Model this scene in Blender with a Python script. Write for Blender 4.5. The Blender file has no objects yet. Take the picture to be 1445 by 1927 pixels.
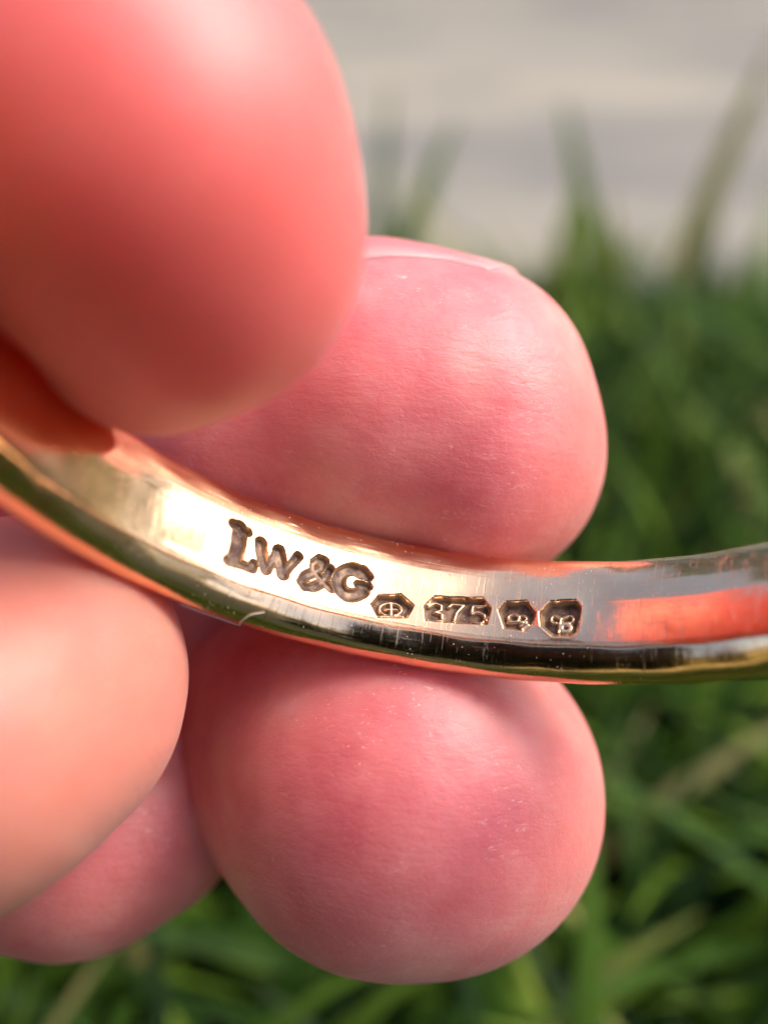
import bpy, math, random
import numpy as np
from mathutils import Matrix, Vector

random.seed(7); rng = np.random.default_rng(7)
scene = bpy.context.scene
col = scene.collection
R = math.radians
MM = 0.001

# ------------------------------------------------------------------ camera
PITCH, CAM_H, FOV = 35.0, 0.13, 55.0
cam = bpy.data.cameras.new("camera"); cam_o = bpy.data.objects.new("camera", cam); col.objects.link(cam_o)
cam.sensor_fit = 'VERTICAL'; cam.sensor_height = 24.0; cam.lens = 12.0 / math.tan(R(FOV / 2))
cam.clip_start = 0.001; cam.clip_end = 100.0
cam_o.location = (0, 0, CAM_H); cam_o.rotation_euler = (R(90 - PITCH), 0, 0)
cam.dof.use_dof = True; cam.dof.focus_distance = 0.0475; cam.dof.aperture_fstop = 9.6
cam.dof.aperture_blades = 0
scene.camera = cam_o
CAMM = Matrix.Translation((0, 0, CAM_H)) @ Matrix.Rotation(R(90 - PITCH), 4, 'X')
CM = np.array(CAMM.to_3x3()); CO = np.array(CAMM.translation)

# ------------------------------------------------------------------ light
SUN_EL, SUN_AZ = 50.0, 84.0          # azimuth measured from +Y towards +X
w = bpy.data.worlds.new("World"); scene.world = w; w.use_nodes = True
nt = w.node_tree; bg = nt.nodes["Background"]
sky = nt.nodes.new("ShaderNodeTexSky"); sky.sky_type = 'NISHITA'; sky.sun_disc = False
sky.sun_elevation = R(SUN_EL); sky.sun_rotation = R(SUN_AZ)
sky.air_density = 0.8; sky.dust_density = 3.6; sky.ozone_density = 0.6
nt.links.new(sky.outputs[0], bg.inputs[0]); bg.inputs[1].default_value = 0.15
sun = bpy.data.lights.new("sun", 'SUN'); sun_o = bpy.data.objects.new("sun", sun); col.objects.link(sun_o)
sun.energy = 0.72; sun.angle = R(19); sun.color = (1.0, 0.95, 0.87)
sd = Vector((math.sin(R(SUN_AZ)) * math.cos(R(SUN_EL)), math.cos(R(SUN_AZ)) * math.cos(R(SUN_EL)), math.sin(R(SUN_EL))))
sun_o.rotation_euler = sd.to_track_quat('Z', 'Y').to_euler(); sun_o.location = sd * 3
vs = scene.view_settings
vs.view_transform = 'Standard'; vs.look = 'None'; vs.gamma = 1.0; vs.exposure = 1.45
scene.render.film_transparent = False
scene.cycles.max_bounces = 10; scene.cycles.glossy_bounces = 6; scene.cycles.diffuse_bounces = 5
scene.cycles.caustics_reflective = True; scene.cycles.sample_clamp_indirect = 6.0

# ------------------------------------------------------------------ helpers
KPX = math.tan(R(FOV / 2)) / 963.5    # tangent of one photo pixel
def at(px, py, d):                    # photo pixel at depth d (mm) -> hand frame (mm)
    return np.array([(px - 722.5) * d * KPX, -(py - 963.5) * d * KPX, -d])

def tag(o, label=None, cat=None, group=None, kind=None):
    if label: o["label"] = label
    if cat: o["category"] = cat
    if group: o["group"] = group
    if kind: o["kind"] = kind
    return o

def mesh_obj(name, verts, faces, mat, parent=None, smooth=True, matrix=None, loops=None):
    me = bpy.data.meshes.new(name)
    verts = np.asarray(verts, np.float32)
    faces = np.asarray(faces, np.int32)
    nf, k = faces.shape
    me.vertices.add(len(verts)); me.vertices.foreach_set("co", verts.ravel())
    me.loops.add(nf * k); me.loops.foreach_set("vertex_index", faces.ravel())
    me.polygons.add(nf); me.polygons.foreach_set("loop_start", np.arange(0, nf * k, k, dtype=np.int32))
    me.update(calc_edges=True); me.validate()
    if smooth: me.polygons.foreach_set("use_smooth", np.ones(nf, bool))
    if mat: me.materials.append(mat)
    o = bpy.data.objects.new(name, me); col.objects.link(o)
    if parent: o.parent = parent
    if matrix is not None: o.matrix_world = matrix
    return o

def sstep(x, a, b):
    t = np.clip((x - a) / (b - a), 0, 1); return t * t * (3 - 2 * t)

class NT:
    def __init__(s, name):
        s.m = bpy.data.materials.new(name); s.m.use_nodes = True
        s.t = s.m.node_tree; s.b = s.t.nodes["Principled BSDF"]
        s.out = s.t.nodes["Material Output"]
    def n(s, typ, **kw):
        nd = s.t.nodes.new("ShaderNode" + typ)
        for k, v in kw.items():
            if hasattr(nd, k) and not k[0].isupper(): setattr(nd, k, v)
            else: nd.inputs[k.replace('_', ' ')].default_value = v
        return nd
    def l(s, a, b): s.t.links.new(a, b)
    def coord(s, scale=(1, 1, 1), rot=(0, 0, 0), kind='Object'):
        c = s.n('TexCoord'); mp = s.n('Mapping'); s.l(c.outputs[kind], mp.inputs[0])
        mp.inputs['Scale'].default_value = scale; mp.inputs['Rotation'].default_value = rot
        return mp.outputs[0]
    def noise(s, vec, scale, detail=3, rough=.5, dist=0.):
        t = s.n('TexNoise'); s.l(vec, t.inputs['Vector'])
        t.inputs['Scale'].default_value = scale; t.inputs['Detail'].default_value = detail
        t.inputs['Roughness'].default_value = rough; t.inputs['Distortion'].default_value = dist
        return t.outputs[0]
    def ramp(s, fac, stops):
        r = s.n('ValToRGB'); s.l(fac, r.inputs[0]); e = r.color_ramp.elements
        while len(e) < len(stops): e.new(.5)
        for el, (p, c) in zip(e, stops):
            el.position = p; el.color = (*c, 1) if len(c) == 3 else c
        return r.outputs[0]
    def mix(s, fac, a, b, blend='MIX'):
        m = s.n('MixRGB', blend_type=blend)
        for i, v in enumerate((fac, a, b)):
            if hasattr(v, 'default_value') or hasattr(v, 'is_linked'): s.l(v, m.inputs[i])
            else: m.inputs[i].default_value = v if i == 0 else (*v, 1)
        return m.outputs[0]
    def math(s, op, a, b=0.):
        m = s.n('Math', operation=op)
        for i, v in enumerate((a, b)):
            if hasattr(v, 'is_linked'): s.l(v, m.inputs[i])
            else: m.inputs[i].default_value = v
        return m.outputs[0]
    def bump(s, h, dist, strength=1., prev=None):
        b = s.n('Bump'); s.l(h, b.inputs['Height']); b.inputs['Distance'].default_value = dist
        b.inputs['Strength'].default_value = strength
        if prev is not None: s.l(prev, b.inputs['Normal'])
        return b.outputs[0]

# ------------------------------------------------------------------ materials
def mat_skin():
    m = NT("skin")
    c = m.coord()
    big = m.noise(c, 170, 3, .55)
    mid = m.noise(c, 620, 4, .6)
    colr = m.ramp(big, [(.28, (.58, .12, .14)), (.44, (.65, .165, .175)), (.56, (.69, .21, .21)), (.70, (.74, .30, .275))])
    colr = m.mix(m.ramp(mid, [(.40, (0, 0, 0)), (.75, (.35, .35, .35))]), colr, (.80, .27, .26))
    # dry flecks along the creases
    cs = m.coord(scale=(.45, 1.25, 1.))
    fl = m.noise(cs, 3600, 6, .68, 1.2)
    zone = m.ramp(m.noise(c, 240, 2, .5), [(.46, (0, 0, 0)), (.62, (1, 1, 1))])
    fleck = m.math('MULTIPLY', m.ramp(fl, [(.60, (0, 0, 0)), (.68, (.8, .8, .8))]), zone)
    colr = m.mix(fleck, colr, (.88, .52, .47))
    fa = m.n('Attribute', attribute_name="flush_glow"); pa = m.n('Attribute', attribute_name="peach")
    colr = m.mix(m.math('MULTIPLY', fa.outputs['Fac'], .9), colr, (.79, .17, .155))
    colr = m.mix(m.math('MULTIPLY', pa.outputs['Fac'], .75), colr, (.71, .285, .20))
    m.l(colr, m.b.inputs['Base Color'])
    # pores, friction ridges and pores
    wv = m.n('TexWave', wave_type='BANDS', bands_direction='Y', wave_profile='SIN')
    m.l(m.coord(rot=(0, 0, R(8))), wv.inputs['Vector'])
    wv.inputs['Scale'].default_value = 620; wv.inputs['Distortion'].default_value = 9.0
    wv.inputs['Detail'].default_value = 2.0; wv.inputs['Detail Scale'].default_value = .14
    fade = m.ramp(m.noise(c, 330, 2), [(.38, (.0, .0, .0)), (.62, (1, 1, 1))])
    st = m.noise(m.coord(scale=(.16, 1., .55), rot=(0, 0, R(10))), 2600, 4, .6, .5)
    ridge = m.math('ADD', m.math('MULTIPLY', wv.outputs[1], m.math('MULTIPLY', fade, .35)), m.math('MULTIPLY', st, 1.6))
    b1 = m.bump(ridge, .000020, .5)
    b2 = m.bump(m.noise(m.coord(scale=(.55, 1.2, 1)), 2600, 5, .65), .00007, .75, b1)
    vo = m.n('TexVoronoi'); m.l(m.coord(scale=(.8, 1.15, 1)), vo.inputs['Vector']); vo.inputs['Scale'].default_value = 3400
    b2 = m.bump(m.ramp(vo.outputs['Distance'], [(.0, (0, 0, 0)), (.35, (1, 1, 1))]), .00002, .5, b2)
    ve = m.n('TexVoronoi', feature='DISTANCE_TO_EDGE'); ve.inputs['Scale'].default_value = 1250
    wv2 = m.n('VectorMath', operation='ADD'); m.l(m.coord(scale=(.22, 1.0, .6), rot=(0, 0, R(12))), wv2.inputs[0])
    nz = m.n('TexNoise'); nz.inputs['Scale'].default_value = 900; m.l(c, nz.inputs['Vector'])
    sc_ = m.n('VectorMath', operation='SCALE'); sc_.inputs['Scale'].default_value = .0012; m.l(nz.outputs['Color'], sc_.inputs[0]); m.l(sc_.outputs[0], wv2.inputs[1])
    m.l(wv2.outputs[0], ve.inputs['Vector'])
    crease = m.ramp(ve.outputs['Distance'], [(.0, (0, 0, 0)), (.09, (1, 1, 1))])
    b2 = m.bump(crease, .000020, .30, b2)
    b3 = m.bump(m.noise(c, 420, 3, .5), .00016, .5, b2)
    m.l(b3, m.b.inputs['Normal'])
    m.b.inputs['Subsurface Weight'].default_value = 1.0
    m.b.inputs['Subsurface Radius'].default_value = (1.0, .22, .13)
    m.l(m.math('ADD', .0046, m.math('MULTIPLY', fa.outputs['Fac'], .0045)), m.b.inputs['Subsurface Scale'])
    m.b.inputs['Roughness'].default_value = .42
    m.b.inputs['Specular IOR Level'].default_value = .5
    m.b.inputs['Sheen Weight'].default_value = .08
    return m.m

def mat_nail():
    m = NT("nail")
    m.b.inputs['Specular IOR Level'].default_value = .3
    at_ = m.n('Attribute', attribute_name="free")
    colr = m.mix(at_.outputs['Fac'], (.66, .19, .20), (.70, .28, .27))
    m.l(colr, m.b.inputs['Base Color'])
    m.b.inputs['Subsurface Weight'].default_value = .8
    m.b.inputs['Subsurface Radius'].default_value = (1, .4, .3)
    m.b.inputs['Subsurface Scale'].default_value = .0012
    m.b.inputs['Roughness'].default_value = .36
    m.l(m.bump(m.noise(m.coord(scale=(.4, 2, 2)), 1500, 4), .00003, .5), m.b.inputs['Normal'])
    return m.m

def mat_gold():
    m = NT("nine carat gold")
    c = m.coord()
    m.b.inputs['Metallic'].default_value = 1.0
    tar = m.noise(c, 190, 5, .6)
    colr = m.ramp(tar, [(.30, (.70, .44, .26)), (.55, (.80, .53, .32)), (.75, (.86, .62, .40))])
    gr = m.n('Attribute', attribute_name="stamp_dark")
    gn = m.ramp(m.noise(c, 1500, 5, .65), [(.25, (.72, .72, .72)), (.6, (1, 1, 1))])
    stamp_dark = m.math('MULTIPLY', gr.outputs['Fac'], gn)
    colr = m.mix(stamp_dark, colr, (.06, .032, .026))  # darker brown and less metallic on the sunk floors of the stamps
    m.l(colr, m.b.inputs['Base Color'])
    m.l(m.math('SUBTRACT', 1., m.math('MULTIPLY', stamp_dark, .95)), m.b.inputs['Metallic'])
    m.l(m.math('SUBTRACT', .5, m.math('MULTIPLY', stamp_dark, .38)), m.b.inputs['Specular IOR Level'])
    # fine scratches: stretched noise across and along the band, from the UV (s, a) in mm
    uv = m.n('UVMap', uv_map="band")
    def str_noise(sx, sy, scale, rot=0.):
        mp = m.n('Mapping'); m.l(uv.outputs[0], mp.inputs[0])
        mp.inputs['Scale'].default_value = (sx, sy, 1); mp.inputs['Rotation'].default_value = (0, 0, rot)
        return m.noise(mp.outputs[0], scale, 3, .6)
    s1 = str_noise(9, .35, 1.0, R(8)); s2 = str_noise(.4, 10, 1.0, R(-4)); s3 = str_noise(6, .5, .9, R(38))
    sc1 = m.ramp(s1, [(.60, (0, 0, 0)), (.66, (1, 1, 1))])
    sc2 = m.ramp(s2, [(.60, (0, 0, 0)), (.66, (1, 1, 1))])
    sc3 = m.ramp(s3, [(.62, (0, 0, 0)), (.68, (1, 1, 1))])
    h = m.math('ADD', m.math('ADD', sc1, m.math('MULTIPLY', sc2, .7)), sc3)
    b = m.bump(m.math('MULTIPLY', h, -1.), .000007, .32)
    b = m.bump(m.noise(c, 900, 4, .6), .00005, .16, b)
    b = m.bump(m.noise(c, 380, 3, .55), .00012, .22, b)
    m.l(b, m.b.inputs['Normal'])
    rg = m.math('ADD', m.math('MULTIPLY', m.noise(c, 700, 4, .65), .16), .06)
    m.l(m.math('ADD', rg, m.math('MULTIPLY', stamp_dark, .30)), m.b.inputs['Roughness'])
    return m.m

def simple(name, colr, rough=.6, metal=0., spec=.5):
    m = NT(name)
    c = m.coord()
    f = m.ramp(m.noise(c, 300, 3), [(.3, tuple(v * .85 for v in colr)), (.7, colr)])
    m.l(f, m.b.inputs['Base Color'])
    m.b.inputs['Roughness'].default_value = rough; m.b.inputs['Metallic'].default_value = metal
    m.b.inputs['Specular IOR Level'].default_value = spec
    return m.m

def mat_grass():
    m = NT("grass blade green")
    at_ = m.n('Attribute', attribute_name="tone")
    colr = m.ramp(at_.outputs['Fac'], [(0, (.008, .025, .004)), (.45, (.040, .095, .008)), (.85, (.16, .255, .018)), (1., (.34, .30, .10))])
    m.l(colr, m.b.inputs['Base Color']); m.b.inputs['Roughness'].default_value = .6; m.b.inputs['Specular IOR Level'].default_value = .2
    tr = m.n('BsdfTranslucent'); m.l(colr, tr.inputs[0])
    mx = m.n('MixShader'); mx.inputs[0].default_value = .35
    m.l(m.b.outputs[0], mx.inputs[1]); m.l(tr.outputs[0], mx.inputs[2]); m.l(mx.outputs[0], m.out.inputs[0])
    return m.m

def mat_soil():
    m = NT("lawn soil")
    c = m.coord()
    lush = m.ramp(m.noise(c, 60, 5, .6), [(.3, (.010, .016, .008)), (.55, (.018, .030, .010)), (.75, (.035, .045, .018))])
    bounce_straw = m.ramp(m.noise(c, 40, 5, .65), [(.3, (.27, .24, .08)), (.55, (.42, .35, .14)), (.75, (.52, .44, .20))])  # straw tone stands in for sunlit lawn, added as unseen warm fill
    sp = m.n('SeparateXYZ'); m.l(c, sp.inputs[0])
    edge = m.math('ADD', sp.outputs[0], m.math('MULTIPLY', m.noise(c, 9, 3), .16))
    left = m.ramp(m.math('ADD', m.math('MULTIPLY', edge, -2.), 0.16), [(.22, (0, 0, 0)), (.34, (1, 1, 1))])
    back = m.ramp(m.math('ADD', m.math('MULTIPLY', sp.outputs[1], -4.), .4), [(.26, (0, 0, 0)), (.42, (1, 1, 1))])
    back = m.math('MULTIPLY', back, m.ramp(m.math('MULTIPLY', edge, -8.), [(.0, (0, 0, 0)), (.3, (1, 1, 1))]))
    colr = m.mix(m.math('MAXIMUM', left, back), lush, bounce_straw)
    m.l(colr, m.b.inputs['Base Color']); m.b.inputs['Roughness'].default_value = .9
    m.l(m.bump(m.noise(c, 120, 5), .004, .8), m.b.inputs['Normal'])
    return m.m

def mat_stone():
    m = NT("worn stone")
    c = m.coord()
    g = m.noise(m.coord(scale=(.6, 1, 1)), 5, 3, .5, .2)
    fine = m.noise(c, 160, 4, .6)
    colr = m.ramp(g, [(.30, (.12, .112, .10)), (.46, (.22, .20, .165)), (.58, (.30, .262, .198)), (.74, (.33, .30, .245))])
    colr = m.mix(m.ramp(m.noise(m.coord(scale=(.7, 1, 1)), 14, 2, .5), [(.54, (0, 0, 0)), (.70, (.45, .45, .45))]), colr, (.09, .092, .094))
    m.l(colr, m.b.inputs['Base Color']); m.b.inputs['Roughness'].default_value = .9
    m.l(m.bump(fine, .001, .4), m.b.inputs['Normal'])
    return m.m

SKIN, NAIL, GOLD = mat_skin(), mat_nail(), mat_gold()
GRASS, SOIL, STONE = mat_grass(), mat_soil(), mat_stone()
LINT = simple("pale lint", (.75, .73, .70), .7)
DUST = simple("pale dust", (.72, .69, .64), .8)
GRIT = simple("dark grit", (.03, .02, .02), .8)

# ------------------------------------------------------------------ lawn
def ground():
    n = 60
    xs = np.linspace(-2.5, 2.5, n); ys = np.linspace(-2.5, 2.5, n)
    X, Y = np.meshgrid(xs, ys, indexing='ij')
    Z = .004 * np.sin(X * 9.1 + 1.3) * np.cos(Y * 7.7) - .004
    V = np.stack([X, Y, Z], -1).reshape(-1, 3)
    i = np.arange(n * n).reshape(n, n)
    F = np.stack([i[:-1, :-1], i[1:, :-1], i[1:, 1:], i[:-1, 1:]], -1).reshape(-1, 4)
    o = mesh_obj("ground", V, F, SOIL)
    tag(o, "dark lawn soil under the grass", "ground", kind="structure")
BOARD_Y = 0.30
def blade_mesh(x, y, z0, h, wd, az, lean, curl, n=6):
    t = np.linspace(0, 1, n + 1)
    d = np.array([math.cos(az), math.sin(az)]); s = np.array([-d[1], d[0]])
    off = lean * h * t + curl * h * t ** 2.4
    zz = h * np.sin(np.clip(t, 0, 1) * 1.0) / math.sin(1.0) * (1 - .35 * max(0, curl) * t ** 2)
    ww = wd * np.clip((1 - t ** 2.2), .04, 1) * (0.7 + .3 * np.minimum(1, t * 4))
    c = np.stack([x + d[0] * off, y + d[1] * off, z0 + zz], -1)
    side = np.array([s[0], s[1], 0])
    keel = np.stack([d[0] * ww * .18, d[1] * ww * .18, np.zeros_like(ww)], -1)
    L = c - side * ww[:, None] * .5; Rr = c + side * ww[:, None] * .5; Mid = c - keel
    V = np.stack([L, Mid, Rr], 1).reshape(-1, 3)
    i = np.arange((n + 1) * 3).reshape(n + 1, 3)
    F = np.concatenate([np.stack([i[:-1, k], i[:-1, k + 1], i[1:, k + 1], i[1:, k]], -1) for k in (0, 1)])
    return V, F
def set_attr(o, name, vals):
    a = o.data.attributes.new(name, 'FLOAT', 'POINT'); a.data.foreach_set("value", np.asarray(vals, np.float32))
def grass():
    Vs, Fs, T = [], [], []; nv = 0
    for k in range(9500):
        u = random.random() ** .8
        y = -0.10 + u * (BOARD_Y - .012 + .10)
        x = random.uniform(-.30, .34) * (0.45 + .7 * max(0., y) / BOARD_Y + .15)
        fr = y / BOARD_Y
        if x < -.105 and random.random() < .6: continue
        h = random.uniform(.022, .048)
        if fr > .8: h *= random.uniform(.55, 1.0)
        if random.random() < .12: h *= 1.25
        wd = random.uniform(.0024, .0054)
        V, F = blade_mesh(x, y, -.004, h, wd, random.uniform(0, 6.283), random.uniform(.1, .8), random.uniform(-.1, .7), 5)
        Vs.append(V); Fs.append(F + nv); nv += len(V)
        tone = min(1, max(0, random.gauss(.42, .30)))
        if x < -.105:
            tone = random.uniform(.9, 1.)  # straw tones here too, to throw warm light back
        T.append(np.full(len(V), tone))
    for k in range(3500):             # unseen straw-coloured blades added on the left for warm bounce
        x = random.uniform(-.75, -.2); y = random.uniform(-.3, BOARD_Y - .02)
        V, F = blade_mesh(x, y, -.004, random.uniform(.012, .03), random.uniform(.002, .004), random.uniform(0, 6.283), random.uniform(.2, 1.2), random.uniform(0, .9), 4)
        Vs.append(V); Fs.append(F + nv); nv += len(V); T.append(np.full(len(V), random.uniform(.88, 1.)))
    o = mesh_obj("grass", np.concatenate(Vs), np.concatenate(Fs), GRASS)
    set_attr(o, "tone", np.concatenate(T))
    tag(o, "thick green lawn grass under and behind the hand", "grass", kind="stuff")
def px_ground_dir(px, py):
    v = CM @ at(px, py, 1.); return v / np.linalg.norm(v)
def tall_blade(px0, py0, px1, py1, Y, wd, tone, label):
    # a blade standing at distance Y from the camera, base and tip found from sight lines
    def hit(px, py):
        v = px_ground_dir(px, py); t = Y / v[1]; return CO + v * t
    a, b = hit(px0, py0), hit(px1, py1)
    n = 8; t = np.linspace(0, 1, n + 1)
    # extend the base down to the soil
    dirn = (b - a); a2 = a - dirn * ((a[2] + .004) / dirn[2])
    base = np.array([a2[0] * .5 + a[0] * .5, Y - .004, -.004])
    pts = (1 - t)[:, None] ** 2 * base + (2 * t * (1 - t))[:, None] * (a * .7 + b * .3 + np.array([0, .006, 0])) + (t ** 2)[:, None] * b
    ww = wd * np.clip(1 - t ** 2.6, .05, 1)
    ang = random.uniform(-.5, .5); side = np.array([math.cos(ang), math.sin(ang), 0])
    keel = np.array([-side[1], side[0], 0])
    L = pts - side * ww[:, None] * .5; Rr = pts + side * ww[:, None] * .5; Mid = pts + keel * ww[:, None] * .2
    V = np.stack([L, Mid, Rr], 1).reshape(-1, 3)
    i = np.arange((n + 1) * 3).reshape(n + 1, 3)
    F = np.concatenate([np.stack([i[:-1, k], i[:-1, k + 1], i[1:, k + 1], i[1:, k]], -1) for k in (0, 1)])
    org = base.copy()
    o = mesh_obj("grass_blade", V - org, F, GRASS); o.location = org
    set_attr(o, "tone", np.full(len(V), tone))
    tag(o, label, "grass blade", group="tall grass blades standing in front of the pale stone path")
def path():
    # a worn slab path beyond the lawn, its near edge a rounded step 15 mm above the soil
    x0, x1 = -1.8, 1.8
    nx = 220
    xs = np.linspace(x0, x1, nx)
    prof = np.array([(0, -.02), (0, .004), (.002, .009), (.006, .0125), (.012, .014)] + [(y, .0145) for y in np.linspace(.03, 1.1, 40)] + [(1.108, .008), (1.11, -.02)])
    m = len(prof); V = np.zeros((nx, m, 3)); V[:, :, 0] = xs[:, None]
    V[:, :, 1] = BOARD_Y + prof[:, 0][None] + (.003 * np.sin(xs * 37) + .002 * np.sin(xs * 91 + 2))[:, None] * (prof[:, 0] < .02)[None]
    V[:, :, 2] = prof[:, 1][None] + .0012 * np.sin(xs * 17)[:, None] * np.sin(prof[:, 0] * 40)[None]
    i = np.arange(nx * m).reshape(nx, m)
    F = np.stack([i[:-1, :-1], i[1:, :-1], i[1:, 1:], i[:-1, 1:]], -1).reshape(-1, 4)
    o = mesh_obj("path", V.reshape(-1, 3), F, STONE)
    tag(o, "worn pale grey stone path beyond the grass", "path", kind="structure")
def hedge(org, ang, w0, w1, H, tone, label):
    Vs, Fs = [], []; nv = 0; T = []
    for k in range(int(1100 * (w1 - w0) * H)):
        x = random.uniform(w0, w1); h = random.uniform(.02, H + .12 * math.sin(x * 5) + .08 * math.sin(x * 13))
        dep = .28 * max(0., 1 - (h / (H + .25)) ** 4) ** .5
        y = - dep * random.uniform(.55, 1.05) * (1 + .15 * math.sin(x * 9 + h * 7))
        L = random.uniform(.06, .12); W = L * .5
        d = rng.normal(size=3); d[2] -= .3; d /= np.linalg.norm(d); u = np.cross(d, rng.normal(size=3)); u /= np.linalg.norm(u)
        c = np.array([x, y, h]); nrm = np.cross(d, u) * W * .15
        V = np.array([c - d * L * .5, c - d * L * .1 + u * W * .5 + nrm, c + d * L * .5, c - d * L * .1 - u * W * .5 + nrm])
        Vs.append(V); Fs.append(np.array([[0, 1, 2, 3]]) + nv); nv += 4
        T.append(np.full(4, min(.95, max(0, random.gauss(tone, .18)))))
    root = bpy.data.objects.new("hedge", None); col.objects.link(root); root.location = org; root.rotation_euler = (0, 0, ang)
    tag(root, label, "hedge")
    o = mesh_obj("foliage", np.concatenate(Vs), np.concatenate(Fs), GRASS, parent=root)
    set_attr(o, "tone", np.concatenate(T)); o["kind"] = "stuff"
    for x in np.arange(w0 + .2, w1, .5):
        n = 8; zz = np.linspace(0, H * .8, 7); V = []
        for k, z in enumerate(zz):
            r = .018 * (1 - .6 * z / H)
            for q in range(n): V.append((x + .03 * math.sin(z * 4 + x * 9) + r * math.cos(6.283 * q / n), .02 * math.cos(z * 5 + x) + r * math.sin(6.283 * q / n), z))
        F = [(k * n + q, k * n + (q + 1) % n, (k + 1) * n + (q + 1) % n, (k + 1) * n + q) for k in range(6) for q in range(n)]
        mesh_obj("stem", V, F, SOIL, parent=root)
ground(); grass(); path()
hedge((0, 1.95, 0), 0, -2.4, 2.3, 1.7, .78, "tall leafy green hedge standing beyond the pale path")
hedge((2.3, .3, 0), -math.pi / 2, -1.5, 2.2, 1.0, .86, "low leafy hedge to the right of the lawn, mirrored yellow green in the bangle")
for a in [(690, 640, 860, 215, .28, 0.0106, .72, "bent mid green grass blade beside the thumb, leaning right over the pale stone path"),
          (700, 620, 735, 150, .30, 0.0069, .55, "thin grass blade just right of the thumb, bending over at its tip"),
          (1140, 560, 1060, 180, .29, 0.0094, .66, "dull olive grass blade in the middle of the pale stone path, leaning left"),
          (1030, 700, 1090, 330, .27, 0.0106, .9, "bright green upright grass blade behind the nail of the upper fingertip"),
          (1270, 520, 1470, 60, .30, 0.0119, 1.0, "pale yellowish long grass blade at the right, slanting up to the right over the path"),
          (1165, 700, 1145, 360, .26, 0.0106, .95, "short bright green grass blade next to the upper fingertip, standing straight"),
          (1300, 760, 1440, 430, .26, 0.0106, .7, "broad mid green grass blade at the right edge, below the pale slanting one")]:
    tall_blade(*a)

# ------------------------------------------------------------------ hand (mm, camera-like frame)
def sm_min(a, b, k):
    h = np.clip(.5 + .5 * (b - a) / k, 0, 1)
    return b * (1 - h) + a * h - k * h * (1 - h)
def cone(P, a, b, ra, rb):            # round cone distance
    ab = b - a; L2 = ab @ ab
    if L2 < 1e-6: return np.sqrt(((P - a) ** 2).sum(-1)) - max(ra, rb)
    t = np.clip(((P - a) @ ab) / L2, 0, 1)
    L = math.sqrt(L2); s = (ra - rb) / L
    q = P - a
    y = (q @ ab) / L
    x = np.sqrt(np.maximum((q * q).sum(-1) - y * y, 0))
    s = max(-.95, min(.95, s)); c = math.sqrt(1 - s * s)
    k = (-s) * x + c * y              # along the tangent line
    side = c * x + s * y - ra
    d0 = np.sqrt(x * x + y * y) - ra
    d1 = np.sqrt(x * x + (y - L) ** 2) - rb
    return np.where(k < 0, d0, np.where(k > c * L, d1, side)).astype(np.float32)
def S(px, py, rp, d):                 # sphere from its outline in the photo at depth d
    # (a ball seen off-axis looks drawn out: fit its near and far edge along the radius of the picture)
    v = np.array([px - 722.5, -(py - 963.5)]); q = np.linalg.norm(v); v /= q
    a1, a2 = math.atan((q - rp) * KPX), math.atan((q + rp) * KPX)
    al, be = .5 * (a1 + a2), .5 * (a2 - a1)
    c = np.array([v[0] * math.tan(al) * d, v[1] * math.tan(al) * d, -d])
    return (c, d / math.cos(al) * math.sin(be))
def B(x, y, z, r): return (np.array([x, y, z], float), r)
DIG = {
 # chains from the tip towards the palm
 'thumb': [S(280, 602, 212, 40.5), S(330, 428, 332, 38), S(230, 250, 408, 35.5), S(60, 20, 430, 34), B(-28, 21, -37, 8.6), B(-48, 12, -54, 10.5), B(-62, 3, -66, 13)],
 'index': [S(885, 850, 250, 55.5), S(850, 758, 250, 55.5), S(700, 756, 282, 56), S(430, 770, 290, 58), B(-20, 6.5, -62, 8.4), B(-38, 7, -68, 9.2), B(-64, 7, -74, 11)],
 'middle': [S(832, 1512, 312, 55), S(740, 1486, 333, 55), S(620, 1410, 262, 58.5), S(470, 1330, 225, 67), B(-16, -12, -71, 7.8), B(-36, -8, -71, 9), B(-64, -4, -76, 11.5)],
 'ring': [S(40, 1270, 296, 45.5), S(10, 1310, 318, 45), S(-150, 1400, 368, 41.5), B(-28, -11.5, -43, 8.6), B(-44, -13, -58, 9.2), B(-64, -13, -74, 11)],
 'little': [S(270, 1525, 203, 58), S(130, 1538, 262, 58), S(-60, 1500, 262, 58), B(-36, -20, -64, 8), B(-64, -20, -74, 10)],
 'shade_web': [B(-6, -5, -69, 6.5), B(-22, -6, -63, 8.5), B(-36, -8, -60, 10), B(-64, -4, -74, 12)],  # filler flesh added behind the fingers to keep light out of the gap
 'palm': [B(-64, 6, -75, 12), B(-64, -18, -74, 11), B(-88, -12, -78, 13), B(-88, 4, -78, 15), B(-64, 3, -68, 13), B(-108, -4, -80, 17)],
}
KJ = {'thumb': 2.2, 'index': 1.6, 'middle': 2.5, 'ring': 2.0, 'little': 2.0, 'palm': 6.0, 'shade_web': 3.0}
def digit_sdf(name, P):
    ch = DIG[name]; f = None
    pairs = list(zip(ch[:-1], ch[1:]))
    if name == 'palm': pairs += [(ch[0], ch[3]), (ch[1], ch[5])]
    for (a, ra), (b, rb) in pairs:
        d = cone(P, a, b, ra, rb)
        f = d if f is None else sm_min(f, d, KJ[name])
    return f
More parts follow.
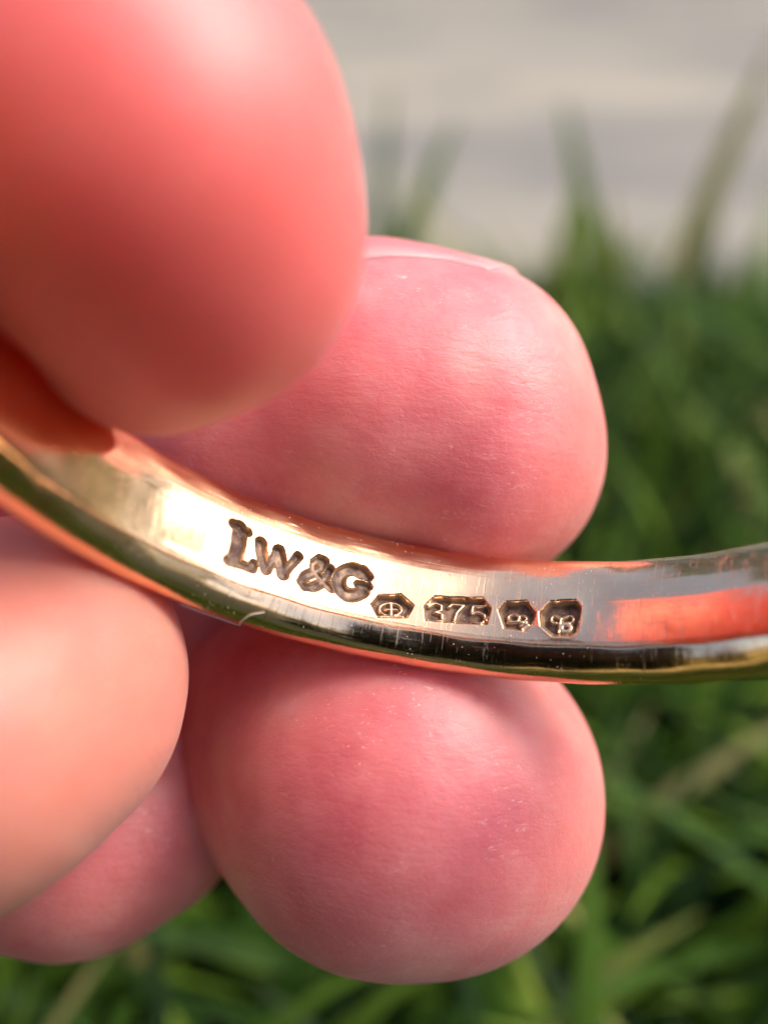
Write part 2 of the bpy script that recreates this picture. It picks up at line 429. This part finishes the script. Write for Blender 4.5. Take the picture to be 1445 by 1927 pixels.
def surface_nets(f, org, h):
    s = f < 0
    c = [s[i:s.shape[0] - 1 + i, j:s.shape[1] - 1 + j, k:s.shape[2] - 1 + k] for i in (0, 1) for j in (0, 1) for k in (0, 1)]
    cnt = sum(x.astype(np.int8) for x in c)
    act = (cnt > 0) & (cnt < 8)
    ci = np.argwhere(act)
    idx = -np.ones(act.shape, np.int32); idx[act] = np.arange(len(ci))
    acc = np.zeros((len(ci), 3)); n = np.zeros(len(ci))
    corners = [(i, j, k) for i in (0, 1) for j in (0, 1) for k in (0, 1)]
    for A in corners:
        for ax in range(3):
            if A[ax]: continue
            Bc = list(A); Bc[ax] = 1
            fa = f[ci[:, 0] + A[0], ci[:, 1] + A[1], ci[:, 2] + A[2]]; fb = f[ci[:, 0] + Bc[0], ci[:, 1] + Bc[1], ci[:, 2] + Bc[2]]
            m = (fa < 0) != (fb < 0)
            t = np.where(m, fa / np.where(fa - fb == 0, 1, fa - fb), 0)
            p = np.tile(np.array(A, float), (len(ci), 1)); p[:, ax] += t
            acc += np.where(m[:, None], p, 0); n += m
    V = (ci + acc / n[:, None]) * h + org
    F = []
    for ax in range(3):
        o1, o2 = [(1, 2), (2, 0), (0, 1)][ax]
        sl0 = [slice(None)] * 3; sl1 = [slice(None)] * 3
        sl0[ax] = slice(0, -1); sl1[ax] = slice(1, None)
        a = s[tuple(sl0)]; b = s[tuple(sl1)]
        e = np.argwhere(a != b)
        e = e[(e[:, o1] > 0) & (e[:, o2] > 0) & (e[:, o1] < f.shape[o1] - 1) & (e[:, o2] < f.shape[o2] - 1)]
        flip = a[e[:, 0], e[:, 1], e[:, 2]]
        def cell(d1, d2):
            q = e.copy(); q[:, o1] -= d1; q[:, o2] -= d2
            return idx[q[:, 0], q[:, 1], q[:, 2]]
        q = np.stack([cell(1, 1), cell(0, 1), cell(0, 0), cell(1, 0)], 1)
        q[~flip] = q[~flip][:, ::-1]
        F.append(q)
    return V, np.concatenate(F)
def hand():
    h = .36
    lo = np.array([-128., -40., -100.]); hi = np.array([17., 36., -22.])
    n = np.ceil((hi - lo) / h).astype(int)
    f = np.full(n, 10., np.float32)
    for name, kd in (('palm', 1), ('thumb', 5), ('index', .6), ('middle', .6), ('ring', .6), ('little', .6), ('shade_web', 1.5)):
        ch = DIG[name]
        # bbox by single cones so little is wasted
        for s0 in range(0, len(ch) - 1) if name != 'palm' else [None]:
            sub = ch if s0 is None else ch[s0:s0 + 2]
            bl = np.min([c - r for c, r in sub], 0) - 7; bh = np.max([c + r for c, r in sub], 0) + 7
            i0 = np.maximum(0, ((bl - lo) / h).astype(int)); i1 = np.minimum(n, ((bh - lo) / h).astype(int) + 1)
            ax = [lo[k] + h * np.arange(i0[k], i1[k]) for k in range(3)]
            P = np.stack(np.meshgrid(*ax, indexing='ij'), -1)
            full = digit_sdf(name, P)
            sl = tuple(slice(i0[k], i1[k]) for k in range(3))
            root = 6.0 if name != 'palm' else 1.
            # blend wide near the palm, tight at the tips
            kk = np.clip((-P[..., 0] - 38) / 4, .5, root)
            f[sl] = sm_min(f[sl], full, kk) if s0 in (None, 0) else np.minimum(f[sl], sm_min(f[sl], full, kk))
    V, F = surface_nets(f, lo, h)
    E = np.concatenate([F[:, [0, 1]], F[:, [1, 2]], F[:, [2, 3]], F[:, [3, 0]]])
    cn = np.bincount(E[:, 0], minlength=len(V)) + np.bincount(E[:, 1], minlength=len(V))
    for it in range(24):              # Taubin fairing
        acc = np.zeros_like(V)
        for k in range(3): acc[:, k] = np.bincount(E[:, 0], V[E[:, 1], k], len(V)) + np.bincount(E[:, 1], V[E[:, 0], k], len(V))
        V = V + (.6 if it % 2 == 0 else -.61) * (acc / cn[:, None] - V)
    print("hand verts", len(V))
    o = mesh_obj("hand", V * MM, F, SKIN, matrix=CAMM)
    set_attr(o, "flush_glow", np.clip(1 - digit_sdf('thumb', V) / 3, 0, 1))  # thumb: flushed red, brightened to carry light glowing through it
    set_attr(o, "peach", np.maximum(np.clip(1 - digit_sdf('ring', V) / 3, 0, 1), .45 * sstep(V[:, 0], 5.5, 11.)))  # ring finger: warm lawn bounce put into the colour; right tips: yellowish skin
    tag(o, "bare rosy hand with all five fingers closed round the gold bangle", "hand")
    return o
HAND = hand()

def nail(name_d, a, b, up, ang0, ang1, rows=26, cols=30, over=1.2, edge_drop=0.):
    """thin curved plate on a digit: axis a->b, angles measured about it from 'up'"""
    ax = (b - a); L = np.linalg.norm(ax); ax = ax / L
    up = up - ax * (up @ ax); up /= np.linalg.norm(up); sd_ = np.cross(ax, up)
    T = np.linspace(0, 1, cols); A = np.linspace(ang0, ang1, rows)
    mid = .5 * (ang0 + ang1); half = .5 * (ang1 - ang0)
    G = np.zeros((rows, cols, 3)); free = np.zeros((rows, cols)); N = np.zeros((rows, cols, 3))
    for i, an0 in enumerate(A):
        q = (an0 - mid) / half
        endL = L * (1 - .16 * abs(q) ** 2.5) + over
        st = L * .0
        for j, t in enumerate(T):
            an = an0 + max(0, q) * R(edge_drop) * (1 - t / .8) if t < .8 else an0
            d = up * math.cos(an) + sd_ * math.sin(an)
            l = st + (endL - st) * t
            p0 = a + ax * l
            lo_, hi_ = 0., 16.
            l2 = min(l, L)
            pb = a + ax * l2
            for _ in range(22):
                m_ = .5 * (lo_ + hi_)
                if digit_sdf(name_d, (pb + d * m_)[None])[0] < 0: lo_ = m_
                else: hi_ = m_
            r = lo_ + .44
            r -= .12 * abs(q) ** 6
            G[i, j] = pb + d * r + ax * (l - l2) - d * .35 * max(0, (l - l2)) ** 1.4 * .35
            free[i, j] = max(1 / (1 + math.exp(-(l - L * .80) * 6)), sstep(np.array(q), .86, .95) * min(1, t * 3)); N[i, j] = d
    thick = .34
    top = G.reshape(-1, 3); bot = (G - N * thick).reshape(-1, 3)
    V = np.concatenate([top, bot]); n = rows * cols
    i = np.arange(n).reshape(rows, cols)
    F = [np.stack([i[:-1, :-1], i[:-1, 1:], i[1:, 1:], i[1:, :-1]], -1).reshape(-1, 4)]
    F.append(F[0][:, ::-1] + n)
    for e in (i[0, :], i[-1, ::-1], i[::-1, 0], i[:, -1]):
        F.append(np.stack([e[1:], e[:-1], e[:-1] + n, e[1:] + n], -1))
    o = mesh_obj("fingernail", V * MM, np.concatenate(F), NAIL, parent=HAND)
    fr = np.concatenate([free.ravel(), np.maximum(free.ravel(), .25)]); set_attr(o, "free", fr)
    return o
# index: axis of the finger end, nail on the far upper side
nail('index', at(520, 760, 56.5), at(960, 785, 55.6), np.array([0., .88, -.40]), -R(62), R(57), over=.3, edge_drop=20.)
nail('middle', at(640, 1470, 56.5), at(1080, 1420, 56), np.array([.25, .75, -.66]), -R(48), R(52), over=.5)

# ------------------------------------------------------------------ bangle
RB = 18.0
bcx, bcy, btilt, broll, byaw = 4.063, -4.364, .471, -.117, -.089
U = np.array([0, math.sin(btilt), math.cos(btilt)]); Ax = np.array([0, math.cos(btilt), -math.sin(btilt)]); Xx = np.array([1., 0, 0])
def rz(a): c, s = math.cos(a), math.sin(a); return np.array([[c, -s, 0], [s, c, 0], [0, 0, 1.]])
def ry(a): c, s = math.cos(a), math.sin(a); return np.array([[c, 0, s], [0, 1, 0], [-s, 0, c]])
RM = rz(broll) @ ry(byaw); U, Ax, Xx = RM @ U, RM @ Ax, RM @ Xx
BC = np.array([bcx, bcy, -47.5]) + U * RB          # centre of the bangle
def band_pt(th, a, rho):
    th, a, rho = np.broadcast_arrays(th, a, rho)
    return BC + (RB + rho)[..., None] * (np.sin(th)[..., None] * Xx - np.cos(th)[..., None] * U) + a[..., None] * Ax
def to_px(P):
    d = -P[..., 2]; return np.stack([722.5 + P[..., 0] / (d * KPX), 963.5 - P[..., 1] / (d * KPX)], -1)
def twist(T): return 0. * T
SLOPE = 0.
def bevel(a): return .16 * (np.maximum(a - .42, 0) / 1.08) ** 1.5
def zone_fade(s): return 1 - .38 * sstep(s, -7., 5.)
def face_pt(th, a):
    tw = twist(th); ca, sa = np.cos(tw), np.sin(tw)
    return band_pt(th, a * ca + 1.2 * sa, 1.2 - 1.2 * ca + a * sa + bevel(a))
def px_band(px, py):                               # photo pixel -> (s, a) on the inner face, mm
    th, a = 0., 0.
    for _ in range(30):
        f0 = to_px(face_pt(np.array(th), np.array(a))) - (px, py)
        e = 1e-4
        J = np.stack([(to_px(face_pt(np.array(th + e), np.array(a))) - (px, py) - f0) / e,
                      (to_px(face_pt(np.array(th), np.array(a + e))) - (px, py) - f0) / e], 1)
        st = np.linalg.solve(J, -f0); st = np.clip(st, -.3, .3); th += st[0]; a += st[1]
    return th * RB, a
def c1(p): return px_band(380 + p[0] * .2768, 940 + p[1] * .2768)
def c2(p): return px_band(660 + p[0] * .3183, 1040 + p[1] * .3183)
def seg_sd(Q, pts, wd, closed=False):              # distance to a stroked polyline
    pts = np.array(pts); d = np.full(Q.shape[:-1], 1e3)
    n = len(pts)
    for i in range(n - (0 if closed else 1)):
        a, b = pts[i], pts[(i + 1) % n]; ab = b - a
        t = np.clip(((Q - a) @ ab) / max(ab @ ab, 1e-9), 0, 1)
        d = np.minimum(d, np.sqrt(((Q - a - t[..., None] * ab) ** 2).sum(-1)))
    return d - wd / 2
def poly_sd(Q, pts):
    pts = np.array(pts); d = np.full(Q.shape[:-1], 1e3); ins = np.zeros(Q.shape[:-1], bool)
    n = len(pts)
    for i in range(n):
        a, b = pts[i], pts[(i + 1) % n]; ab = b - a
        t = np.clip(((Q - a) @ ab) / max(ab @ ab, 1e-9), 0, 1)
        d = np.minimum(d, np.sqrt(((Q - a - t[..., None] * ab) ** 2).sum(-1)))
        cnd = ((a[1] > Q[..., 1]) != (b[1] > Q[..., 1]))
        with np.errstate(divide='ignore', invalid='ignore'):
            xi = a[0] + (Q[..., 1] - a[1]) / (b[1] - a[1]) * ab[0]
        ins ^= cnd & (Q[..., 0] < xi)
    return np.where(ins, -d, d)
def arc(cx, cy, rx, ry_, a0, a1, n=14):
    return [(cx + rx * math.cos(R(t)), cy + ry_ * math.sin(R(t))) for t in np.linspace(a0, a1, n)]
MU = .2768 * .0254                                  # crop-1 unit in mm, roughly
def letters(Q):                                     # sunk strokes of the maker's mark
    g = [([(262, 195), (250, 300), (228, 405)], 70), ([(214, 166), (318, 222)], 42), ([(178, 415), (255, 440), (345, 472), (352, 440)], 40),
         ([(402, 292), (412, 380), (440, 475)], 54), ([(440, 475), (478, 430), (528, 345)], 40), ([(528, 345), (540, 430), (552, 508)], 56), ([(552, 508), (600, 450), (655, 385)], 40),
         ([(878, 605), (820, 540), (768, 470), (768, 425), (800, 402), (832, 418), (826, 455), (770, 492), (698, 520), (676, 558), (700, 592), (752, 598), (815, 570), (860, 505), (872, 475)], 42),
         (arc(1020, 562, 92, 90, -48, -318, 24), 62), ([(1020, 470), (1095, 478), (1130, 520)], 46), ([(1058, 575), (1130, 590)], 36), ([(1096, 590), (1090, 645)], 40)]
    d = np.full(Q.shape[:-1], 1e3)
    for pts, wd in g: d = np.minimum(d, seg_sd(Q, [c1(p) for p in pts], wd * MU * 1.45))
    return d
M2 = .3183 * .0254
TILES = {
 'oval': [(160, 250), (295, 246), (372, 312), (332, 388), (160, 388), (116, 305)],
 'fineness': [(430, 318), (488, 258), (782, 264), (828, 322), (806, 425), (436, 404)],
 'cluster': [(868, 334), (918, 286), (1040, 284), (1092, 350), (1072, 432), (1022, 466), (905, 446)],
 'letter': [(1114, 352), (1180, 290), (1330, 280), (1360, 322), (1338, 470), (1290, 497), (1190, 492), (1122, 432)],
}
RAISED = {
 'fineness': [([(462, 312), (500, 290), (538, 304), (536, 334), (500, 348), (540, 360), (542, 392), (505, 412), (455, 400)], 17),
              ([(580, 312), (600, 296), (668, 300), (626, 350), (606, 416)], 18),
              ([(790, 300), (722, 304), (714, 346), (752, 340), (790, 358), (792, 394), (760, 416), (715, 404)], 17)],
 'oval': [(arc(238, 330, 66, 40, 0, 360, 20), 14), ([(240, 290), (240, 368)], 18), ([(205, 330), (275, 330)], 12), ([(172, 376), (305, 376)], 16)],
 'cluster': [(arc(962, 378, 32, 24, 90, 420, 14), 15), (arc(1012, 382, 24, 20, 180, 470, 12), 14), ([(930, 405), (990, 402), (1046, 420), (1012, 446)], 18), ([(1000, 428), (1040, 405)], 14)],
 'letter': [(arc(1203, 388, 20, 24, 60, 330, 12), 13), ([(1205, 366), (1240, 382), (1280, 366)], 14), (arc(1290, 386, 22, 22, -90, 110, 12), 13), ([(1240, 384), (1232, 425), (1228, 468)], 15), (arc(1268, 440, 28, 24, 0, 360, 14), 26)],
}
def relief(S_, A_):
    """depth outwards (mm) of the stamped marks on the inner face and the tile each point falls in"""
    Q = np.stack([S_, A_], -1)
    dL = letters(Q)
    wob = .020 * np.sin(S_ * 4.1 + A_ * 3) + .008 * np.sin(S_ * 9 - A_ * 7)
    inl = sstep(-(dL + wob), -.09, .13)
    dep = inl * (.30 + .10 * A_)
    stamp_dark = inl.copy()
    # soft plate pressed down round the letters, and metal pushed up along the rims
    dep -= .035 * np.exp(-np.maximum(dL, 0) / .16) * sstep(dL, .0, .10)
    for nme, pts in TILES.items():
        P = [c2(p) for p in pts]
        d = poly_sd(Q, P) + .010 * np.sin(S_ * 6 + A_ * 5)
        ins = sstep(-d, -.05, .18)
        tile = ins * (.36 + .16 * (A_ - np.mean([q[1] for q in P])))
        stamp_dark = np.maximum(stamp_dark, ins)
        rd = np.full(d.shape, 1e3)
        for st, wd in RAISED[nme]: rd = np.minimum(rd, seg_sd(Q, [c2(p) for p in st], wd * M2))
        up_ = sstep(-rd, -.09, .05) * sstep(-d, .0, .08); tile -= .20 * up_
        stamp_dark = np.where(d < 0, stamp_dark * (1 - .92 * up_), stamp_dark)
        dep = np.maximum(dep, tile)
        dep -= .04 * np.exp(-np.maximum(d, 0) / .18) * sstep(d, 0, .10)
    return dep, stamp_dark
# section (axial a, radial rho) closed loop; inner face flat between the two ridges
SEC = [(-1.58, 0), (-1.95, .06), (-2.45, .28), (-2.86, .66), (-3.1, 1.15), (-3.05, 1.70), (-2.6, 2.22), (-1.6, 2.65), (0, 2.85), (1.3, 2.75), (2.35, 2.35), (2.9, 1.85), (3.06, 1.35), (2.95, .88), (2.6, .57), (2.08, .34), (1.5, .16)]
def catmull(P, n):
    P = np.array(P, float); out = []
    m = len(P)
    for i in range(m - 1):
        p0 = P[i - 1] if i > 0 else 2 * P[0] - P[1]
        p1, p2 = P[i], P[i + 1]; p3 = P[i + 2] if i + 2 < m else 2 * P[-1] - P[-2]
        for t in np.arange(n) / n:
            out.append(.5 * ((2 * p1) + (-p0 + p2) * t + (2 * p0 - 5 * p1 + 4 * p2 - p3) * t * t + (-p0 + 3 * p1 - 3 * p2 + p3) * t ** 3))
    out.append(P[-1]); return np.array(out)
def bangle():
    outer = catmull(SEC, 7)
    na = 114
    flat_a = np.linspace(1.5, -1.58, na + 1)[1:-1]
    # a very slightly crowned inner face
    cr = 1 - ((flat_a + .6) / .98) ** 2
    flat = np.stack([flat_a, bevel(flat_a) - .02 * np.maximum(cr, 0)], -1)
    prof = np.concatenate([outer, flat])
    m = len(prof); nflat0 = len(outer)
    s_in0 = px_band(395, 1010)[0]; s_in1 = px_band(1110, 1160)[0]
    fine = np.arange(s_in0, s_in1, .027) / RB
    t0 = np.linspace(-math.pi, fine[0], 300)[:-1]; t1 = np.linspace(fine[-1], math.pi, 300)[1:-1]
    th = np.concatenate([t0, fine, t1]); n = len(th)
    a = np.tile(prof[:, 0], (n, 1)); rho = np.tile(prof[:, 1], (n, 1)); T = np.tile(th[:, None], (1, m))
    # small irregularity of a hand-finished piece
    rho = rho + .03 * np.sin(T * 31 + a * .8) * sstep(np.abs(a), 1.7, 2.6) + .02 * np.sin(T * 13 + 1)
    sl = (slice(len(t0), len(t0) + len(fine)), slice(nflat0, m))
    # the bangle is slightly twisted; the stamps have flattened the face back the other way
    tw = twist(T)
    ca, sa = np.cos(tw), np.sin(tw)
    a, rho = a * ca - (rho - 1.2) * sa, 1.2 + (rho - 1.2) * ca + a * sa
    a0 = np.tile(prof[:, 0], (n, 1))
    zone = sstep(T * RB, s_in0 + .15, s_in0 + .45) * (1 - sstep(T * RB, s_in1 - 1.6, s_in1 - .2)) * zone_fade(T * RB)
    zone = zone * (1 + .16 * np.sin(T * RB * 2.3 + a0) + .1 * np.sin(T * RB * 5.1 - a0 * 2))
    face = np.zeros((n, m)); face[:, nflat0:] = 1; face *= sstep(1.54 - np.abs(a0 + .04), 0, .4)
    rho -= SLOPE * a0 * zone * face
    q_ = (T * RB - (s_in0 - 5.)) / 5.
    rho += .07 * np.clip(q_, 0, 1) ** 2.2 * (1 - sstep(T * RB, s_in0 - .1, s_in0 + .45)) * face * sstep(1.5 - a0, 0, 1.0)
    stamp_dark = np.zeros((n, m))
    dep, gr = relief(T[sl] * RB, a0[sl]); rho[sl] += dep; stamp_dark[sl] = gr
    # the stamping has bruised the face: broad shallow dents around the marks
    rho += .03 * np.sin(T * RB * 1.1 + .6) * np.exp(-((a - .3) / 1.2) ** 2) * ((rho < .5) & (np.abs(a) < 1.9))
    P = band_pt(T, a, rho)
    dU = np.roll(P, -1, 0) - np.roll(P, 1, 0); dV = np.roll(P, -1, 1) - np.roll(P, 1, 1)
    N = np.cross(dU, dV); N /= np.linalg.norm(N, axis=-1, keepdims=True) + 1e-12
    # outward test
    cen = band_pt(T, np.zeros_like(a), np.full_like(a, 1.4))
    if ((P - cen) * N).sum(-1).mean() < 0: N = -N; flipf = True
    else: flipf = False
    idx = np.arange(n * m).reshape(n, m)
    i2 = np.roll(idx, -1, 0); j = np.roll(idx, -1, 1); ij = np.roll(i2, -1, 1)
    F = np.stack([idx, i2, ij, j], -1)
    if flipf: F = F[..., ::-1]
    fa = .5 * (T + np.roll(T, -1, 0)) * RB
    # which stamp each face belongs to
    own = np.zeros((n, m), int)
    cuts = [px_band(*p)[0] for p in ((405, 1020), (690, 1130), (786, 1150), (929, 1160), (1011, 1165), (1098, 1165))]
    infl = np.zeros((n, m), bool); infl[:, nflat0 + 4:m - 5] = True
    infl[:len(t0)] = False; infl[len(t0) + len(fine) - 1:] = False
    for k in range(5): own[infl & (fa >= cuts[k]) & (fa < cuts[k + 1])] = k + 1
    root = bpy.data.objects.new("bangle", None); col.objects.link(root); root.empty_display_size = .01
    root.matrix_world = CAMM @ Matrix.Translation(Vector(BC * MM))
    tag(root, "polished gold bangle with stamped hallmarks held between the fingertips", "bangle")
    names = ["band", "maker_mark", "assay_mark", "fineness_mark", "date_mark", "letter_mark"]
    labels = [None, "sunk capital letters LW&G", "small six-sided stamp with a round device", "stamp reading 375", "small stamp with a curled device", "last stamp, with a raised letter T"]
    Pf = (P - BC).reshape(-1, 3); Nf = N.reshape(-1, 3)
    UV = np.stack([T * RB, np.tile(np.concatenate([[0], np.cumsum(np.linalg.norm(np.diff(prof, axis=0), axis=1))]), (n, 1))], -1).reshape(-1, 2)
    wrap = np.zeros((n, m), bool); wrap[-1] = True
    for k in range(6):
        sel = F[own == k].reshape(-1, 4)
        used = np.unique(sel); rem = -np.ones(n * m, int); rem[used] = np.arange(len(used))
        o = mesh_obj(names[k], Pf[used] * MM, rem[sel], GOLD, parent=root)
        me = o.data
        uvl = me.uv_layers.new(name="band")
        li = np.zeros(len(me.loops), np.int32); me.loops.foreach_get("vertex_index", li)
        uvl.data.foreach_set("uv", UV[used][li].astype(np.float32).ravel())
        set_attr(o, 'stamp_dark', stamp_dark.reshape(-1)[used])
        me.normals_split_custom_set_from_vertices(Nf[used].tolist())
        if labels[k]: o["label"] = labels[k]
    return root, P, N
BANGLE, BP, BN = bangle()

# ------------------------------------------------------------------ phone that takes the picture (seen mirrored in the gold)
def rounded_slab(name, x0, x1, y0, y1, z0, z1, r, mat, parent, hole=None):
    pts = []
    for cx, cy, a0 in ((x1 - r, y1 - r, 0), (x0 + r, y1 - r, 90), (x0 + r, y0 + r, 180), (x1 - r, y0 + r, 270)):
        for t in range(0, 91, 10): pts.append((cx + r * math.cos(R(a0 + t)), cy + r * math.sin(R(a0 + t))))
    pts = np.array(pts); n = len(pts); c = pts.mean(0)
    rings = []
    for k, (ins, z) in enumerate(((.8, z0), (.25, z0 + .25), (0, z0 + .8), (0, z1 - .8), (.25, z1 - .25), (.8, z1))):
        q = c + (pts - c) * (1 - ins / 36); rings.append(np.column_stack([q, np.full(n, z)]))
    V = np.concatenate(rings + [[[c[0], c[1], z0], [c[0], c[1], z1]]]); m = len(rings)
    F = []
    for k in range(m - 1):
        for i in range(n): F.append((k * n + i, k * n + (i + 1) % n, (k + 1) * n + (i + 1) % n, (k + 1) * n + i))
    F = [list(f) for f in F]
    for i in range(n):
        F.append([(i + 1) % n, i, m * n, m * n]); F.append([(m - 1) * n + i, (m - 1) * n + (i + 1) % n, m * n + 1, m * n + 1])
    me = bpy.data.meshes.new(name)
    me.from_pydata((V * MM).tolist(), [], [f if f[2] != f[3] else f[:3] for f in F]); me.update()
    me.polygons.foreach_set("use_smooth", np.ones(len(me.polygons), bool)); me.materials.append(mat)
    o = bpy.data.objects.new(name, me); col.objects.link(o); o.parent = parent
    return o
PH = bpy.data.objects.new("phone", None); col.objects.link(PH); PH.matrix_world = CAMM; PH.empty_display_size = .01
tag(PH, "small dark camera phone held facing the bangle, seen only mirrored in its gold", "phone")
BLACK = simple("black phone glass", (.012, .012, .013), .25)
rounded_slab("body", -62, 15, -72, 15, 5, 13, 10, BLACK, PH)
rounded_slab("camera_housing", -24, 11, -26, 11, 2.5, 5.2, 8, BLACK, PH)

# ------------------------------------------------------------------ dust, grit and lint
def octa(c, r, st=(1, 1, 1)):
    v = np.array([(1, 0, 0), (-1, 0, 0), (0, 1, 0), (0, -1, 0), (0, 0, 1), (0, 0, -1)], float) * np.array(st) * r
    q = np.linalg.qr(rng.normal(size=(3, 3)))[0]
    return v @ q.T + c
OF = np.array([(0, 2, 4), (2, 1, 4), (1, 3, 4), (3, 0, 4), (2, 0, 5), (1, 2, 5), (3, 1, 5), (0, 3, 5)])
def specks(name, pts, mat, parent, matrix):
    V = np.concatenate([octa(c, r, st) for c, r, st in pts]); F = np.concatenate([OF + 6 * i for i in range(len(pts))])
    o = mesh_obj(name, V * MM, F, mat, smooth=False); o.parent = parent
    tag(o, kind="stuff"); return o
pxs = to_px(BP); facing = BN[..., 2] > .15
cand = np.argwhere(facing & (pxs[..., 0] > 20) & (pxs[..., 0] < 1440))
pick = cand[rng.choice(len(cand), 1400)]
dl = []
for i, j in pick:
    px, py = pxs[i, j]
    near = math.exp(-((px - 400) / 70) ** 2) + .25
    if rng.random() > near or len(dl) > 380: continue
    c = BP[i, j] - BC + BN[i, j] * .01
    dl.append((c, rng.uniform(.012, .030) * (1.5 if rng.random() < .08 else 1), (1, rng.uniform(.5, 1.6), 1)))
specks("dust", dl, DUST, BANGLE, None)
def skin_hit(name, px, py):
    v = at(px, py, 1.); v /= np.linalg.norm(v); t = 25.
    for _ in range(60):
        d = float(digit_sdf(name, (v * t)[None])[0]); t += d * .9
        if abs(d) < .005: break
    return v * t
gl = [(skin_hit(n, x, y), r, (1, .6, 2.0)) for n, x, y, r in (('index', 483, 797, .075), ('index', 686, 636, .04), ('index', 860, 603, .045), ('index', 727, 872, .04), ('index', 793, 878, .04), ('index', 1030, 1022, .07),
      ('middle', 998, 1450, .045), ('middle', 1072, 1697, .07), ('middle', 1052, 1722, .05), ('middle', 882, 1778, .05), ('ring', 130, 1490, .04))]
specks("grit", gl, GRIT, HAND, None)
wl = [(skin_hit('index', 868, 941), .07, (1, .7, 1.2)), (skin_hit('middle', 722, 1268), .06, (1, 1, 1))]
specks("skin_flake", wl, DUST, HAND, None)
def fibre():
    pl = [(342, 1136), (372, 1152), (405, 1166), (448, 1178), (452, 1170), (470, 1157), (498, 1151)]
    base = []
    for x, y in pl:
        d2 = np.where(facing, ((pxs - (x, y)) ** 2).sum(-1), 1e9); k = np.unravel_index(np.argmin(d2), d2.shape)
        base.append(BP[k] + BN[k] * .05)
    c = catmull([tuple(b) for b in base], 6)
    n = 5; V = []
    for i, p in enumerate(c):
        t = c[min(i + 1, len(c) - 1)] - c[max(i - 1, 0)]; t /= np.linalg.norm(t) + 1e-9
        u = np.cross(t, [0, 0, 1.]); u /= np.linalg.norm(u) + 1e-9; w_ = np.cross(t, u)
        for k in range(n): V.append(p + .022 * (u * math.cos(6.283 * k / n) + w_ * math.sin(6.283 * k / n)))
    F = [(i * n + k, i * n + (k + 1) % n, (i + 1) * n + (k + 1) % n, (i + 1) * n + k) for i in range(len(c) - 1) for k in range(n)]
    o = mesh_obj("lint_fibre", np.array(V) * MM, F, LINT, matrix=CAMM)
    tag(o, "fine pale curled lint fibre stuck to the lower side of the bangle", "lint")
fibre()
